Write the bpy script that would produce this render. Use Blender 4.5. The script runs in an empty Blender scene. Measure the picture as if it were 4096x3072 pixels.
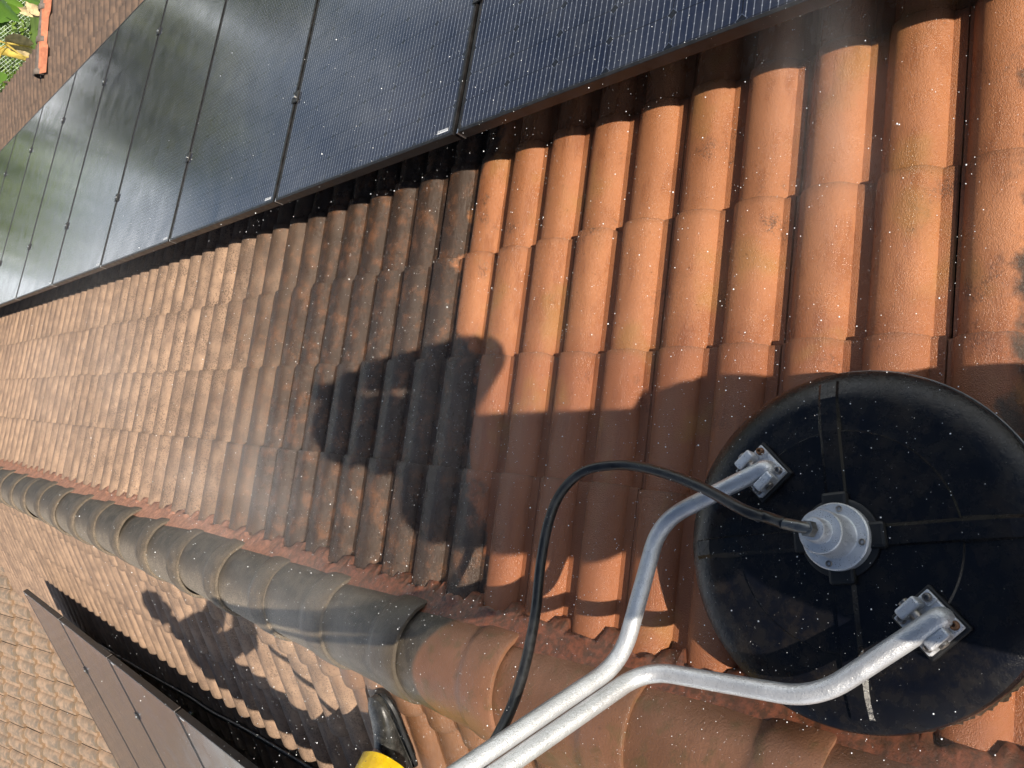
import bpy, bmesh, math, random
from math import sin, cos, tan, pi, radians, sqrt
from mathutils import Vector, Matrix, Euler, noise as mnoise
random.seed(7)
S = bpy.context.scene
COL = S.collection

# ------------------------------------------------------------------ camera, light, exposure
cam_d = bpy.data.cameras.new("camera")
cam = bpy.data.objects.new("camera", cam_d); COL.objects.link(cam)
CAMP = Vector((0.883, 0.0, 1.355))
RX = Vector((-0.0632, -0.6918, -0.7193))          # image right (the phone was held sideways)
RF = Vector((-0.0516, 0.7221, -0.6899))           # view axis
RX.normalize(); RF = (RF - RX*RF.dot(RX)).normalized()
RU = RF.cross(RX)*-1                              # image up
M = Matrix((RX, RU, -RF)).transposed()
if M.determinant() < 0:
    RU = -RU; M = Matrix((RX, RU, -RF)).transposed()
cam.matrix_world = Matrix.Translation(CAMP) @ M.to_4x4()
cam_d.sensor_width = 36; cam_d.lens = 3092.0/4096*36
cam_d.clip_start = 0.01; cam_d.clip_end = 1000
S.camera = cam

SUN_AZ, SUN_EL = radians(-3), radians(30)
SD = Vector((sin(SUN_AZ)*cos(SUN_EL), cos(SUN_AZ)*cos(SUN_EL), -sin(SUN_EL)))   # travel direction
W = bpy.data.worlds.new("World"); S.world = W; W.use_nodes = True
wn = W.node_tree
sky = wn.nodes.new("ShaderNodeTexSky"); sky.sky_type = 'NISHITA'; sky.sun_disc = False
sky.sun_elevation = SUN_EL; sky.sun_rotation = radians(177); sky.air_density = 1.0; sky.dust_density = 0.6
bg = wn.nodes["Background"]; bg.inputs[1].default_value = 0.064
# broken cloud low over the garden side of the sky
tcw = wn.nodes.new("ShaderNodeTexCoord"); mpw = wn.nodes.new("ShaderNodeMapping"); mpw.inputs['Scale'].default_value = (1.6, 1.6, 5.0); wn.links.new(tcw.outputs['Generated'], mpw.inputs[0])
nzw = wn.nodes.new("ShaderNodeTexNoise"); nzw.inputs['Scale'].default_value = 2.6; nzw.inputs['Detail'].default_value = 5; nzw.inputs['Roughness'].default_value = .55; wn.links.new(mpw.outputs[0], nzw.inputs['Vector'])
rpw = wn.nodes.new("ShaderNodeMapRange"); rpw.interpolation_type = 'SMOOTHSTEP'; wn.links.new(nzw.outputs[0], rpw.inputs[0]); rpw.inputs[1].default_value = .42; rpw.inputs[2].default_value = .56
szw = wn.nodes.new("ShaderNodeSeparateXYZ"); wn.links.new(tcw.outputs['Generated'], szw.inputs[0])
lww = wn.nodes.new("ShaderNodeMapRange"); lww.interpolation_type = 'SMOOTHSTEP'; wn.links.new(szw.outputs[2], lww.inputs[0]); lww.inputs[1].default_value = .42; lww.inputs[2].default_value = .10
muw = wn.nodes.new("ShaderNodeMath"); muw.operation = 'MULTIPLY'; wn.links.new(rpw.outputs[0], muw.inputs[0]); wn.links.new(lww.outputs[0], muw.inputs[1])
mxw = wn.nodes.new("ShaderNodeMix"); mxw.data_type = 'RGBA'; wn.links.new(muw.outputs[0], mxw.inputs[0]); wn.links.new(sky.outputs[0], mxw.inputs[6]); mxw.inputs[7].default_value = (38, 38.4, 39, 1)
wn.links.new(mxw.outputs[2], bg.inputs[0])
sun_d = bpy.data.lights.new("sun", 'SUN'); sun_d.energy = 5.0; sun_d.angle = radians(0.5); sun_d.color = (1.0, 0.90, 0.76)
sun = bpy.data.objects.new("sun", sun_d); COL.objects.link(sun)
sun.rotation_euler = (-SD).to_track_quat('Z', 'Y').to_euler()
sun.location = (0, -20, 15)
S.view_settings.view_transform = 'Standard'; S.view_settings.look = 'None'
S.view_settings.exposure = 0.46; S.view_settings.gamma = 1
S.render.engine = 'CYCLES'
S.cycles.max_bounces = 8; S.cycles.volume_bounces = 1; S.cycles.use_denoising = True
S.cycles.sample_clamp_indirect = 6

# ------------------------------------------------------------------ helpers
def tag(o, label=None, cat=None, group=None, kind=None):
    if label: o['label'] = label
    if cat: o['category'] = cat
    if group: o['group'] = group
    if kind: o['kind'] = kind
    return o
def empty(name, loc=(0, 0, 0), mat=None):
    o = bpy.data.objects.new(name, None); COL.objects.link(o); o.empty_display_size = .1
    if mat is not None: o.matrix_world = mat
    else: o.location = loc
    return o
def mesh_obj(name, verts, faces, mat=None, parent=None, smooth=False, attrs=None, local=False):
    me = bpy.data.meshes.new(name); me.from_pydata(verts, [], faces)
    if smooth:
        for p in me.polygons: p.use_smooth = True
    if attrs:
        for k, vals in attrs.items():
            a = me.attributes.new(k, 'FLOAT', 'POINT'); a.data.foreach_set('value', vals)
    if mat: me.materials.append(mat)
    o = bpy.data.objects.new(name, me); COL.objects.link(o)
    if parent:
        o.parent = parent
        if not local:
            bpy.context.view_layer.update()
            o.matrix_parent_inverse = parent.matrix_world.inverted()
    return o
def bm_obj(name, bm, mat=None, parent=None, smooth=False, local=False, auto=None):
    me = bpy.data.meshes.new(name); bm.to_mesh(me); bm.free()
    if mat: me.materials.append(mat)
    if smooth:
        for p in me.polygons: p.use_smooth = True
    if auto is not None:
        me.set_sharp_from_angle(angle=radians(auto))
    o = bpy.data.objects.new(name, me); COL.objects.link(o)
    if parent:
        o.parent = parent
        if not local:
            bpy.context.view_layer.update()
            o.matrix_parent_inverse = parent.matrix_world.inverted()
    return o
def copy_tree(o, parent=None):
    c = o.copy(); COL.objects.link(c)
    if parent: c.parent = parent; c.matrix_parent_inverse = o.matrix_parent_inverse.copy()
    for ch in o.children: copy_tree(ch, c)
    return c
def add_box(bm, c, sx, sy, sz, mat=None, bevel=0):
    r = bmesh.ops.create_cube(bm, size=1.0)
    for v in r['verts']: v.co = Vector((v.co.x*sx, v.co.y*sy, v.co.z*sz)) + Vector(c)
    if bevel:
        es = list({e for v in r['verts'] for e in v.link_edges})
        bmesh.ops.bevel(bm, geom=es, offset=bevel, segments=2, affect='EDGES', profile=.5)
def add_lathe(bm, prof, n=48, M=None, close=False):
    """prof: list of (r, z)"""
    rings = []
    for r, z in prof:
        if r < 1e-6: rings.append([bm.verts.new((0, 0, z))])
        else: rings.append([bm.verts.new((r*cos(2*pi*i/n), r*sin(2*pi*i/n), z)) for i in range(n)])
    for a, b in zip(rings[:-1], rings[1:]):
        for i in range(n):
            j = (i+1) % n
            if len(a) == 1 and len(b) == 1: continue
            if len(a) == 1: bm.faces.new((a[0], b[i], b[j]))
            elif len(b) == 1: bm.faces.new((a[j], a[i], b[0]))
            else: bm.faces.new((a[i], b[i], b[j], a[j]))
    if M is not None:
        for rg in rings:
            for v in rg: v.co = M @ v.co
def catmull(pts, n):
    out = []
    P = [2*pts[0]-pts[1]] + list(pts) + [2*pts[-1]-pts[-2]]
    for i in range(1, len(P)-2):
        p0, p1, p2, p3 = P[i-1:i+3]
        for k in range(n):
            t = k/n
            out.append(.5*((2*p1)+(p2-p0)*t+(2*p0-5*p1+4*p2-p3)*t*t+(3*p1-p0-3*p2+p3)*t**3))
    out.append(P[-2]); return out
def add_tube(bm, pts, r, n=14, cap=True, rfun=None):
    pts = [Vector(p) for p in pts]; rings = []
    T = (pts[1]-pts[0]).normalized()
    N = T.orthogonal().normalized()
    for i, p in enumerate(pts):
        t = (pts[min(i+1, len(pts)-1)]-pts[max(i-1, 0)]).normalized()
        N = (N - t*N.dot(t)).normalized(); Bn = t.cross(N)
        rr = rfun(i/(len(pts)-1)) if rfun else r
        rings.append([bm.verts.new(p+rr*(cos(2*pi*k/n)*N+sin(2*pi*k/n)*Bn)) for k in range(n)])
    for a, b in zip(rings[:-1], rings[1:]):
        for k in range(n): bm.faces.new((a[k], a[(k+1) % n], b[(k+1) % n], b[k]))
    if cap:
        bm.faces.new(rings[0][::-1]); bm.faces.new(rings[-1])
def fillet(pts, rad, n=8):
    pts = [Vector(p) for p in pts]; out = [pts[0]]
    for a, b, c in zip(pts[:-2], pts[1:-1], pts[2:]):
        d1 = (a-b).normalized(); d2 = (c-b).normalized()
        l = min(rad, (a-b).length*.49, (c-b).length*.49)
        p, q = b+d1*l, b+d2*l
        for k in range(n+1):
            t = k/n; out.append((1-t)**2*p+2*t*(1-t)*b+t*t*q)
    out.append(pts[-1]); return out

# ---- materials
class NT:
    def __init__(s, name):
        s.m = bpy.data.materials.new(name); s.m.use_nodes = True; s.t = s.m.node_tree
        s.b = s.t.nodes["Principled BSDF"]
    def n(s, typ, **kw):
        nd = s.t.nodes.new(typ)
        for k, v in kw.items(): setattr(nd, k, v)
        return nd
    def L(s, a, b): s.t.links.new(a, b)
    def val(s, x):
        return x
    def put(s, sock, x):
        if isinstance(x, bpy.types.NodeSocket): s.L(x, sock)
        elif isinstance(x, (tuple, list)): sock.default_value = (*x, 1) if len(sock.default_value) == 4 and len(x) == 3 else x
        else: sock.default_value = x
    def math(s, op, a, b=0.0, c=None, clamp=False):
        nd = s.n('ShaderNodeMath', operation=op); nd.use_clamp = clamp
        s.put(nd.inputs[0], a); s.put(nd.inputs[1], b)
        if c is not None: s.put(nd.inputs[2], c)
        return nd.outputs[0]
    def mix(s, f, a, b, mode='MIX'):
        nd = s.n('ShaderNodeMix', data_type='RGBA', blend_type=mode)
        s.put(nd.inputs[0], f); s.put(nd.inputs[6], a); s.put(nd.inputs[7], b)
        return nd.outputs[2]
    def mixf(s, f, a, b):
        nd = s.n('ShaderNodeMix', data_type='FLOAT')
        s.put(nd.inputs[0], f); s.put(nd.inputs[2], a); s.put(nd.inputs[3], b)
        return nd.outputs[0]
    def rng(s, x, a, b, c=0., d=1., smooth=True):
        nd = s.n('ShaderNodeMapRange', interpolation_type='SMOOTHSTEP' if smooth else 'LINEAR')
        s.put(nd.inputs[0], x); s.put(nd.inputs[1], a); s.put(nd.inputs[2], b); s.put(nd.inputs[3], c); s.put(nd.inputs[4], d)
        return nd.outputs[0]
    def pos(s, scale=(1, 1, 1), kind='Object'):
        tc = s.n('ShaderNodeTexCoord'); mp = s.n('ShaderNodeMapping'); mp.inputs['Scale'].default_value = scale
        s.L(tc.outputs[kind], mp.inputs[0]); return mp.outputs[0]
    def noise(s, scale, detail=3, rough=.55, vec=None, dist=0.):
        nd = s.n('ShaderNodeTexNoise'); nd.inputs['Scale'].default_value = scale; nd.inputs['Detail'].default_value = detail
        nd.inputs['Roughness'].default_value = rough; nd.inputs['Distortion'].default_value = dist
        s.L(vec if vec is not None else s.pos(), nd.inputs['Vector']); return nd.outputs[0]
    def vor(s, scale, vec=None, rand=1.0):
        nd = s.n('ShaderNodeTexVoronoi'); nd.inputs['Scale'].default_value = scale; nd.inputs['Randomness'].default_value = rand
        s.L(vec if vec is not None else s.pos(), nd.inputs['Vector']); return nd.outputs[0]
    def attr(s, name):
        nd = s.n('ShaderNodeAttribute', attribute_name=name); return nd.outputs['Fac']
    def bump(s, h, strength, dist):
        nd = s.n('ShaderNodeBump'); nd.inputs['Strength'].default_value = strength; nd.inputs['Distance'].default_value = dist
        s.L(h, nd.inputs['Height']); s.L(nd.outputs[0], s.b.inputs['Normal'])
    def set(s, **kw):
        for k, v in kw.items(): s.put(s.b.inputs[k.replace('_', ' ')], v)
        return s

def plain(name, col, rough=.5, metal=0, spec=.5, nscale=0, namp=.25, bump=0, bscale=200, bdist=.001):
    m = NT(name)
    c = col
    if nscale:
        f = m.noise(nscale, 4)
        c = m.mix(m.rng(f, .35, .68), tuple(x*(1-namp) for x in col), tuple(min(1, x*(1+namp)) for x in col))
        m.put(m.b.inputs['Roughness'], m.rng(f, .3, .7, max(.02, rough-.08), min(1, rough+.1)))
    else: m.b.inputs['Roughness'].default_value = rough
    m.put(m.b.inputs['Base Color'], c); m.b.inputs['Metallic'].default_value = metal
    m.b.inputs['Specular IOR Level'].default_value = spec
    if bump: m.bump(m.noise(bscale, 3), bump, bdist)
    return m.m

def tile_material(name, mode):
    """concrete roof tile: washed terracotta, grimy wet, or dry with lichen specks, by where the tile lies"""
    m = NT(name)
    xyz = m.n('ShaderNodeSeparateXYZ'); tc = m.n('ShaderNodeTexCoord'); m.L(tc.outputs['Object'], xyz.inputs[0])
    Y = xyz.outputs[1]
    rnd = m.attr('rnd')
    n_big = m.noise(3.2, 4); n_mid = m.noise(14, 4, .6); n_fine = m.noise(170, 3, .6); n_grain = m.noise(650, 2, .7)
    streak = m.noise(22, 3, .6, vec=m.pos((.22, 1, .22)) if mode != 'wing' else m.pos((1, .22, .22)))
    # --- dry tan tiles with dark lichen specks
    dry = m.mix(m.rng(m.math('ADD', m.math('MULTIPLY', n_mid, .5), m.math('MULTIPLY', streak, .5)), .36, .64), (.43, .285, .192), (.25, .168, .12))
    if mode == 'far': dry = m.mix(m.rng(n_mid, .35, .65), (.19, .125, .088), (.115, .08, .062))
    if mode == 'wing': dry = m.mix(m.rng(n_mid, .38, .62), (.46, .320, .222), (.30, .225, .165))
    dry = m.mix(m.rng(rnd, 0, 1, 0., .35, False), dry, m.mix(.5, dry, (.10, .075, .06)))
    sp = m.vor(95); sp2 = m.vor(150)
    if mode in ('main', 'left'):
        dens = m.math('MULTIPLY', m.rng(Y, 2.9, 3.8), m.rng(Y, 4.6, 8.0, 1, .2))
        if mode == 'left': dens = m.rng(Y, 5.5, 3.0, .15, .7)
        gate = m.rng(m.noise(9, 4, .65), .42, .60)
        k = m.math('MULTIPLY', m.rng(sp, .50, .26), m.math('MULTIPLY', gate, dens))
        k2 = m.math('MULTIPLY', m.rng(sp2, .42, .22), m.math('MULTIPLY', m.rng(m.noise(7, 3), .36, .55), dens))
        dry = m.mix(m.math('MULTIPLY', m.math('MAXIMUM', k, k2), .68), dry, (.075, .052, .038))
    # --- grimy soaked tiles with rust patches
    rust = m.rng(m.math('ADD', m.math('MULTIPLY', m.noise(17, 5, .66), .75), m.math('MULTIPLY', n_fine, .25)), .47, .66)
    wetc = m.mix(rust, (.052, .033, .023), (.150, .070, .036))
    wetc = m.mix(m.rng(n_fine, .55, .75, 0, .30), wetc, (.15, .10, .055))
    # --- washed terracotta
    cl_c = m.mix(m.rng(n_big, .3, .7), (.455, .188, .083), (.36, .138, .058))
    cl_c = m.mix(m.rng(n_fine, .3, .7, 0, .3), cl_c, (.52, .22, .09))
    cl_c = m.mix(m.rng(m.noise(480, 2, .7), .52, .74, 0, .42), cl_c, (.20, .075, .032))
    cl_c = m.mix(m.rng(m.noise(390, 2, .7), .62, .80, 0, .30), cl_c, (.62, .33, .18))
    stain = m.math('MULTIPLY', m.rng(m.noise(6.5, 5, .7), .575, .69), m.rng(n_fine, .42, .58))
    cl_c = m.mix(m.math('MULTIPLY', stain, .8), cl_c, (.07, .045, .03))
    cl_c = m.mix(m.rng(rnd, 0, 1, 0, .22, False), cl_c, (.30, .115, .05))
    wetp = m.math('MULTIPLY', m.rng(streak, .47, .60), m.rng(n_big, .38, .60))
    cl_c = m.mix(m.math('MULTIPLY', wetp, .42), cl_c, (.21, .075, .034))
    soak_shade = m.math('MULTIPLY', m.rng(m.math('ADD', xyz.outputs[0], m.math('MULTIPLY', m.math('SUBTRACT', n_mid, .5), .25)), 1.02, .78), .62) if mode == 'main' else m.math('MULTIPLY', n_mid, 0)
    cl_c = m.mix(soak_shade, cl_c, m.mix(n_fine, (.26, .085, .036), (.20, .062, .028)))  # wet tiles towards the ridge, with some of the shade painted into their colour
    ochre = m.math('MULTIPLY', m.rng(m.noise(5, 3), .55, .7), .5)
    cl_c = m.mix(ochre, cl_c, (.33, .17, .05))
    if mode in ('main', 'left'):
        dm = m.rng(m.math('ADD', Y, m.math('MULTIPLY', m.math('SUBTRACT', n_big, .5), 1.5)), 2.75 if mode == 'main' else 1.9, 4.3 if mode == 'main' else 2.8)
        base = m.mix(dm, wetc if mode == 'main' else m.mix(.55, wetc, (.30, .135, .06)), dry)
        rgh = m.mixf(dm, .30, .84)
        cm = m.rng(m.math('ADD', m.attr('cl'), m.math('MULTIPLY', m.math('SUBTRACT', n_mid, .5), .17)), -.016, .020)
        col = m.mix(cm, base, cl_c); rgh = m.mixf(cm, rgh, m.mixf(m.math('MAXIMUM', wetp, soak_shade), .36, .20))
        film = m.math('MULTIPLY', m.rng(n_mid, .45, .65), m.math('SUBTRACT', 1, dm))
        rgh = m.math('SUBTRACT', rgh, m.math('MULTIPLY', film, .12))
    else:
        col = dry; rgh = .88
    # mossy butt ends and pans
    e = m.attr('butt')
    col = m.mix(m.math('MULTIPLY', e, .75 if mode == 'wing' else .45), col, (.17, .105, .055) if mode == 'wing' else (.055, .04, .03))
    m.put(m.b.inputs['Base Color'], col); m.put(m.b.inputs['Roughness'], rgh)
    if mode == 'wing':
        k = m.math('MULTIPLY', m.rng(m.attr('crown'), .25, .8), m.rng(n_mid, .3, .55))
        col2 = m.mix(m.math('MULTIPLY', k, .62), col, (.16, .14, .115)); m.put(m.b.inputs['Base Color'], col2)
    h = m.math('ADD', m.noise(430, 2, .7), m.math('ADD', m.math('MULTIPLY', n_fine, .28), m.math('MULTIPLY', n_mid, .35)))
    m.bump(h, .8, .0036)
    return m.m

# ------------------------------------------------------------------ fitted roof geometry
THR, THL = radians(17.445), radians(18.744)
G, W2 = 0.348, 0.166          # batten gauge, roll pitch
TA = 0.531                    # first butt line on the right slope
PANEL_P, PANEL_L = 1.150, 2.094
tR, yR, hR = 1.502, 1.779, 0.290
tL, yL, hL = 0.916, 4.209, 0.261
nR = Vector((sin(THR), 0, cos(THR))); nL = Vector((-sin(THL), 0, cos(THL)))
dR = Vector((cos(THR), 0, -sin(THR))); dL = Vector((-cos(THL), 0, -sin(THL)))
def MR(t, s, h): return dR*t + nR*h + Vector((0, s, 0))
def ML(t, s, h): return dL*t + nL*h + Vector((0, s, 0))
TW = radians(18.3); WY0, WZ0 = 10.5, -0.535                      # wing slope: z = WZ0 + tan*(y-WY0)
def MW(t, s, h): return Vector((s, WY0, WZ0)) + Vector((0, -cos(TW), -sin(TW)))*t + Vector((0, -sin(TW), cos(TW)))*h
TV = radians(8.5); X0V = 3.163; Z0V = -1.068+(3.4-3.163)*tan(TV)
def MV(t, s, h): return Vector((X0V, s, Z0V)) + Vector((cos(TV), 0, -sin(TV)))*t + Vector((sin(TV), 0, cos(TV)))*h

YB = [(-9, 1.5), (.10, 1.58), (.24, 1.63), (.37, 1.69), (.48, 1.725), (.55, 1.766), (.66, 1.78), (.82, 1.81), (.9, 1.88), (1.0, 1.98), (1.2, 2.0), (1.34, 1.98), (1.47, 1.93), (1.55, 1.87), (9, 1.8)]
def clean_edge(x):
    for (a, b), (c, d) in zip(YB[:-1], YB[1:]):
        if a <= x <= c: return b+(d-b)*(x-a)/(c-a)
    return 1.8

ROLLS = (0.0935, 0.2595); HW = .0630
def profile(s):
    h = 0.0
    for c in ROLLS:
        x = abs(s-c)/HW
        if x < 1: h = max(h, .0360*(1-x**2.6)**.74)
    if s > .3215: h = max(h, .0025)
    return h
def roof_tiles(name, mp, butts, y0, y1, phase, mat, parent, samples=20, detail=None, mode='main', lift=.0195, first=None):
    rng = random.Random(hash(name) % 1000 + 5)
    V, F, A_r, A_c, A_b, A_k = [], [], [], [], [], []
    tw = 2*W2
    # sample positions across a tile: dense on the roll flanks
    ss = [0.0, .003]
    for c in ROLLS:
        for k in range(samples//2+1):
            ss.append(c+HW*sin(pi/2*(-1+2*k/(samples//2))))
    ss += [.180]; ss = sorted(set(round(x, 4) for x in ss)); ss = [x for x in ss if 0 <= x < tw-.0025]+[tw-.0025]
    k0 = math.floor((y0-phase)/tw); k1 = math.ceil((y1-phase)/tw)
    for tb in butts:
        for k in range(k0, k1):
            ys = phase+k*tw
            r = rng.random(); jt = rng.gauss(0, .0025); jh = rng.gauss(0, .0012); jy = rng.gauss(0, .001); tilt = rng.gauss(0, .0015)
            chip = None
            near = detail and ys < detail
            if near and rng.random() < .5: chip = (rng.choice([.165, .315, .01, .15]), rng.uniform(.012, .03), rng.uniform(.008, .03))
            up = first if (first and tb == butts[0]) else .03
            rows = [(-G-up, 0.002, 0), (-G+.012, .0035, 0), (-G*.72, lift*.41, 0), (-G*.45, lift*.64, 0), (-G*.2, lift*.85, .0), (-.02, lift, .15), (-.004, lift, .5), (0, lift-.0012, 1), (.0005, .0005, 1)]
            base = len(V)
            for dt, ho, bt in rows:
                for s in ss:
                    t = tb+jt+dt+tilt*(s/tw-.5)
                    h = profile(s)+ho+jh
                    if s < .002: h -= .004
                    if dt > -.03:
                        if chip:
                            q = 1-abs(s-chip[0])/chip[1]
                            if q > 0: t -= chip[2]*q*(.7+.6*rng.random())
                        t += .0012*rng.uniform(-1, 1)
                    p = mp(t, ys+s+jy, h); V.append(p)
                    A_r.append(r); A_b.append(bt); A_k.append(profile(s)/.0360*max(0, 1+dt/G))
                    if mode == 'main': A_c.append(min(clean_edge(p.x)-p.y, (p.y-.36) if p.x > .45 else 1))
                    elif mode == 'left': A_c.append(-1.0)
                    else: A_c.append(-1.0)
            n = len(ss)
            for i in range(len(rows)-1):
                for j in range(n-1):
                    F.append((base+i*n+j, base+(i+1)*n+j, base+(i+1)*n+j+1, base+i*n+j+1))
    o = mesh_obj(name, V, F, mat, parent, True, {'rnd': A_r, 'cl': A_c, 'butt': A_b, 'crown': A_k})
    me = o.data
    # fix orientation up
    if me.polygons[3*len(ss)].normal.dot(mp(0, 0, 1)-mp(0, 0, 0)) < 0: me.flip_normals()
    me.set_sharp_from_angle(angle=radians(50))
    return o

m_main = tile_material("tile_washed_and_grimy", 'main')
m_left = tile_material("tile_dry_lichen", 'left')
m_wing = tile_material("tile_wing", 'wing')
m_far = tile_material("tile_far_grey", 'far')
m_under = plain("roof_underlay", (.018, .014, .012), .9)
PH = 0.150
house = tag(empty("house", (0, 0, 0)), "tiled house roof, half washed to bright terracotta, with a rounded ridge", "house")
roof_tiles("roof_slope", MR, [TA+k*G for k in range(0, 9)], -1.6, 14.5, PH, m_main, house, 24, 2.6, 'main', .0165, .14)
roof_tiles("roof_slope", ML, [.30+k*G for k in range(0, 10)], -1.2, 11.2, PH, m_left, house, 18, None, 'left', .023)
roof_tiles("wing_roof", MW, [-2.9+k*G for k in range(0, 17)], -6.4, .8, .05, m_wing, house, 16, None, 'wing', .036)
roof_tiles("lower_roof", MV, [1.565-k*G for k in range(0, 5)], -2, 16.0, PH, m_far, house, 12, None, 'far', .026)
roof_tiles("lower_roof", MV, [1.565+k*G for k in range(1, 10)], -2, 9.95, PH, m_far, house, 12, None, 'far', .026)
def slab(name, mp, t0, t1, y0, y1, parent, mat, h0=-.022, h1=-.12):
    c = [mp(t, y, h) for h in (h0, h1) for t, y in ((t0, y0), (t1, y0), (t1, y1), (t0, y1))]
    return mesh_obj(name, c, [(0, 1, 2, 3), (7, 6, 5, 4), (0, 4, 5, 1), (1, 5, 6, 2), (2, 6, 7, 3), (3, 7, 4, 0)], mat, parent)
slab("roof_deck", MR, .02, 3.2, -1.6, 14.4, house, m_under)
slab("roof_deck", ML, .02, 3.3, -1.2, 11.0, house, m_under)
slab("roof_deck", MW, -3.0, 2.8, -6.3, .5, house, m_under)
slab("roof_deck", MV, .1, 1.54, -1.9, 15.9, house, m_under)
slab("roof_deck", MV, 1.56, 4.66, -1.9, 9.94, house, m_under)
m_wall = plain("rendered_wall", (.55, .47, .38), .85, nscale=4, bump=.3)
bm = bmesh.new(); add_box(bm, (4.3, 13.2, -2.85), .2, 5.2, 2.9); bm_obj("wall", bm, m_wall, house)
bm = bmesh.new(); add_box(bm, (7.4, 4.0, -3.05), .2, 11.6, 2.3); bm_obj("wall", bm, m_wall, house)
bm = bmesh.new(); add_box(bm, (5.85, 9.7, -2.9), 2.9, .2, 2.4); bm_obj("wall", bm, m_wall, house)

# ---- ridge: barrel tiles with raised collars, bedded in reddish mortar
def ridge_material():
    m = NT("ridge_tile")
    xyz = m.n('ShaderNodeSeparateXYZ'); g = m.n('ShaderNodeNewGeometry'); m.L(g.outputs['Position'], xyz.inputs[0])
    vec = g.outputs['Position']
    Y = xyz.outputs[1]; X = xyz.outputs[0]
    def ns(sc, d=3, r=.55):
        nd = m.n('ShaderNodeTexNoise'); nd.inputs['Scale'].default_value = sc; nd.inputs['Detail'].default_value = d; nd.inputs['Roughness'].default_value = r
        m.L(vec, nd.inputs['Vector']); return nd.outputs[0]
    nf, nm, nb = ns(190), ns(24, 4, .6), ns(5, 4)
    grey = m.mix(m.rng(nm, .35, .65), (.052, .043, .033), (.096, .078, .058))
    pale = m.mix(m.rng(nf, .4, .62), (.33, .27, .205), (.185, .155, .12))
    side = m.math('MULTIPLY', m.rng(m.math('ADD', X, m.math('MULTIPLY', m.math('SUBTRACT', nm, .5), .14)), .075, -.055), m.rng(Y, 1.95, 2.7))
    body = m.mix(side, grey, pale)
    moss = m.mix(m.rng(m.math('ADD', m.math('MULTIPLY', nf, .5), m.math('MULTIPLY', nm, .5)), .40, .58), (.170, .128, .088), (.085, .067, .048))
    body = m.mix(m.math('MULTIPLY', m.attr('collar'), m.rng(Y, 1.9, 2.5, .25, .75)), body, moss)
    wash = m.mix(m.rng(nb, .35, .65), (.225, .108, .062), (.155, .074, .040))
    wash = m.mix(m.math('MULTIPLY', m.rng(nm, .52, .7), .5), wash, (.10, .075, .032))
    edge = m.math('SUBTRACT', 1.735, m.math('MULTIPLY', m.math('MULTIPLY', X, X), 4.0))
    cm = m.rng(m.math('SUBTRACT', edge, Y), -.012, .012)
    m.put(m.b.inputs['Base Color'], m.mix(cm, body, wash))
    m.put(m.b.inputs['Roughness'], m.math('ADD', m.rng(Y, 2.4, 4.0, .36, .62), m.math('MULTIPLY', side, .25)))
    m.bump(m.math('ADD', m.math('MULTIPLY', ns(520, 2), .5), m.math('ADD', m.math('MULTIPLY', nf, .6), m.math('MULTIPLY', nm, .8))), .55, .004)
    return m.m
m_ridge = ridge_material()
RAX, RAZ, RR_, RH = -0.010, 0.002, 0.140, 0.138
def ridge_piece(y0, length=.475):
    V, F, C = [], [], []
    n = 26
    rows = [(0.0, .003, 1), (0.0, .0145, 1), (.006, .0185, 1), (.060, .0180, 1), (.105, .0165, 1), (.122, .0135, 1), (.130, .0090, .4), (.150, .0085, 0), (.28, .006, 0), (length, .000, 0)]
    rng = random.Random(int(y0*100)+3); ja, jx, jz, jk = rng.gauss(0, .03), rng.gauss(0, .004), rng.gauss(0, .003), rng.gauss(0, .012)
    for dy, dr, c in rows:
        for k in range(n+1):
            a = pi*(-.04+1.08*k/n)+ja*0
            wob = mnoise.noise(Vector((cos(a)*3, y0*7+dy*9, sin(a)*3)))*.0025
            V.append((RAX+jx+jk*dy+(RR_+dr*.85+wob)*cos(a), y0+dy+ja*.25*cos(a), RAZ+jz+(RH+dr*.85+wob)*sin(a))); C.append(c)
    for i in range(len(rows)-1):
        for k in range(n):
            F.append((i*(n+1)+k, i*(n+1)+k+1, (i+1)*(n+1)+k+1, (i+1)*(n+1)+k))
    return V, F, C
yk = 3.03-.405*9
ri = 0
while yk < 10.6:
    V, F, C = ridge_piece(yk)
    o = mesh_obj("ridge_tile", V, F, m_ridge, house, True, {'collar': C})
    o.data.set_sharp_from_angle(angle=radians(45))
    yk += .405
def mortar_material():
    m = NT("bedding_mortar")
    f = m.noise(60, 4, .65); xyz = m.n('ShaderNodeSeparateXYZ'); tc = m.n('ShaderNodeTexCoord'); m.L(tc.outputs['Object'], xyz.inputs[0])
    dry = m.mix(m.rng(f, .35, .65), (.42, .20, .13), (.27, .135, .085))
    wet = m.mix(m.rng(f, .35, .65), (.20, .068, .035), (.085, .04, .022))
    d = m.rng(xyz.outputs[1], 1.9, 3.6)
    m.put(m.b.inputs['Base Color'], m.mix(d, wet, dry)); m.put(m.b.inputs['Roughness'], m.mixf(d, .35, .9))
    m.bump(m.noise(150, 4, .7), .5, .004); return m.m
m_mortar = mortar_material()
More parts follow.
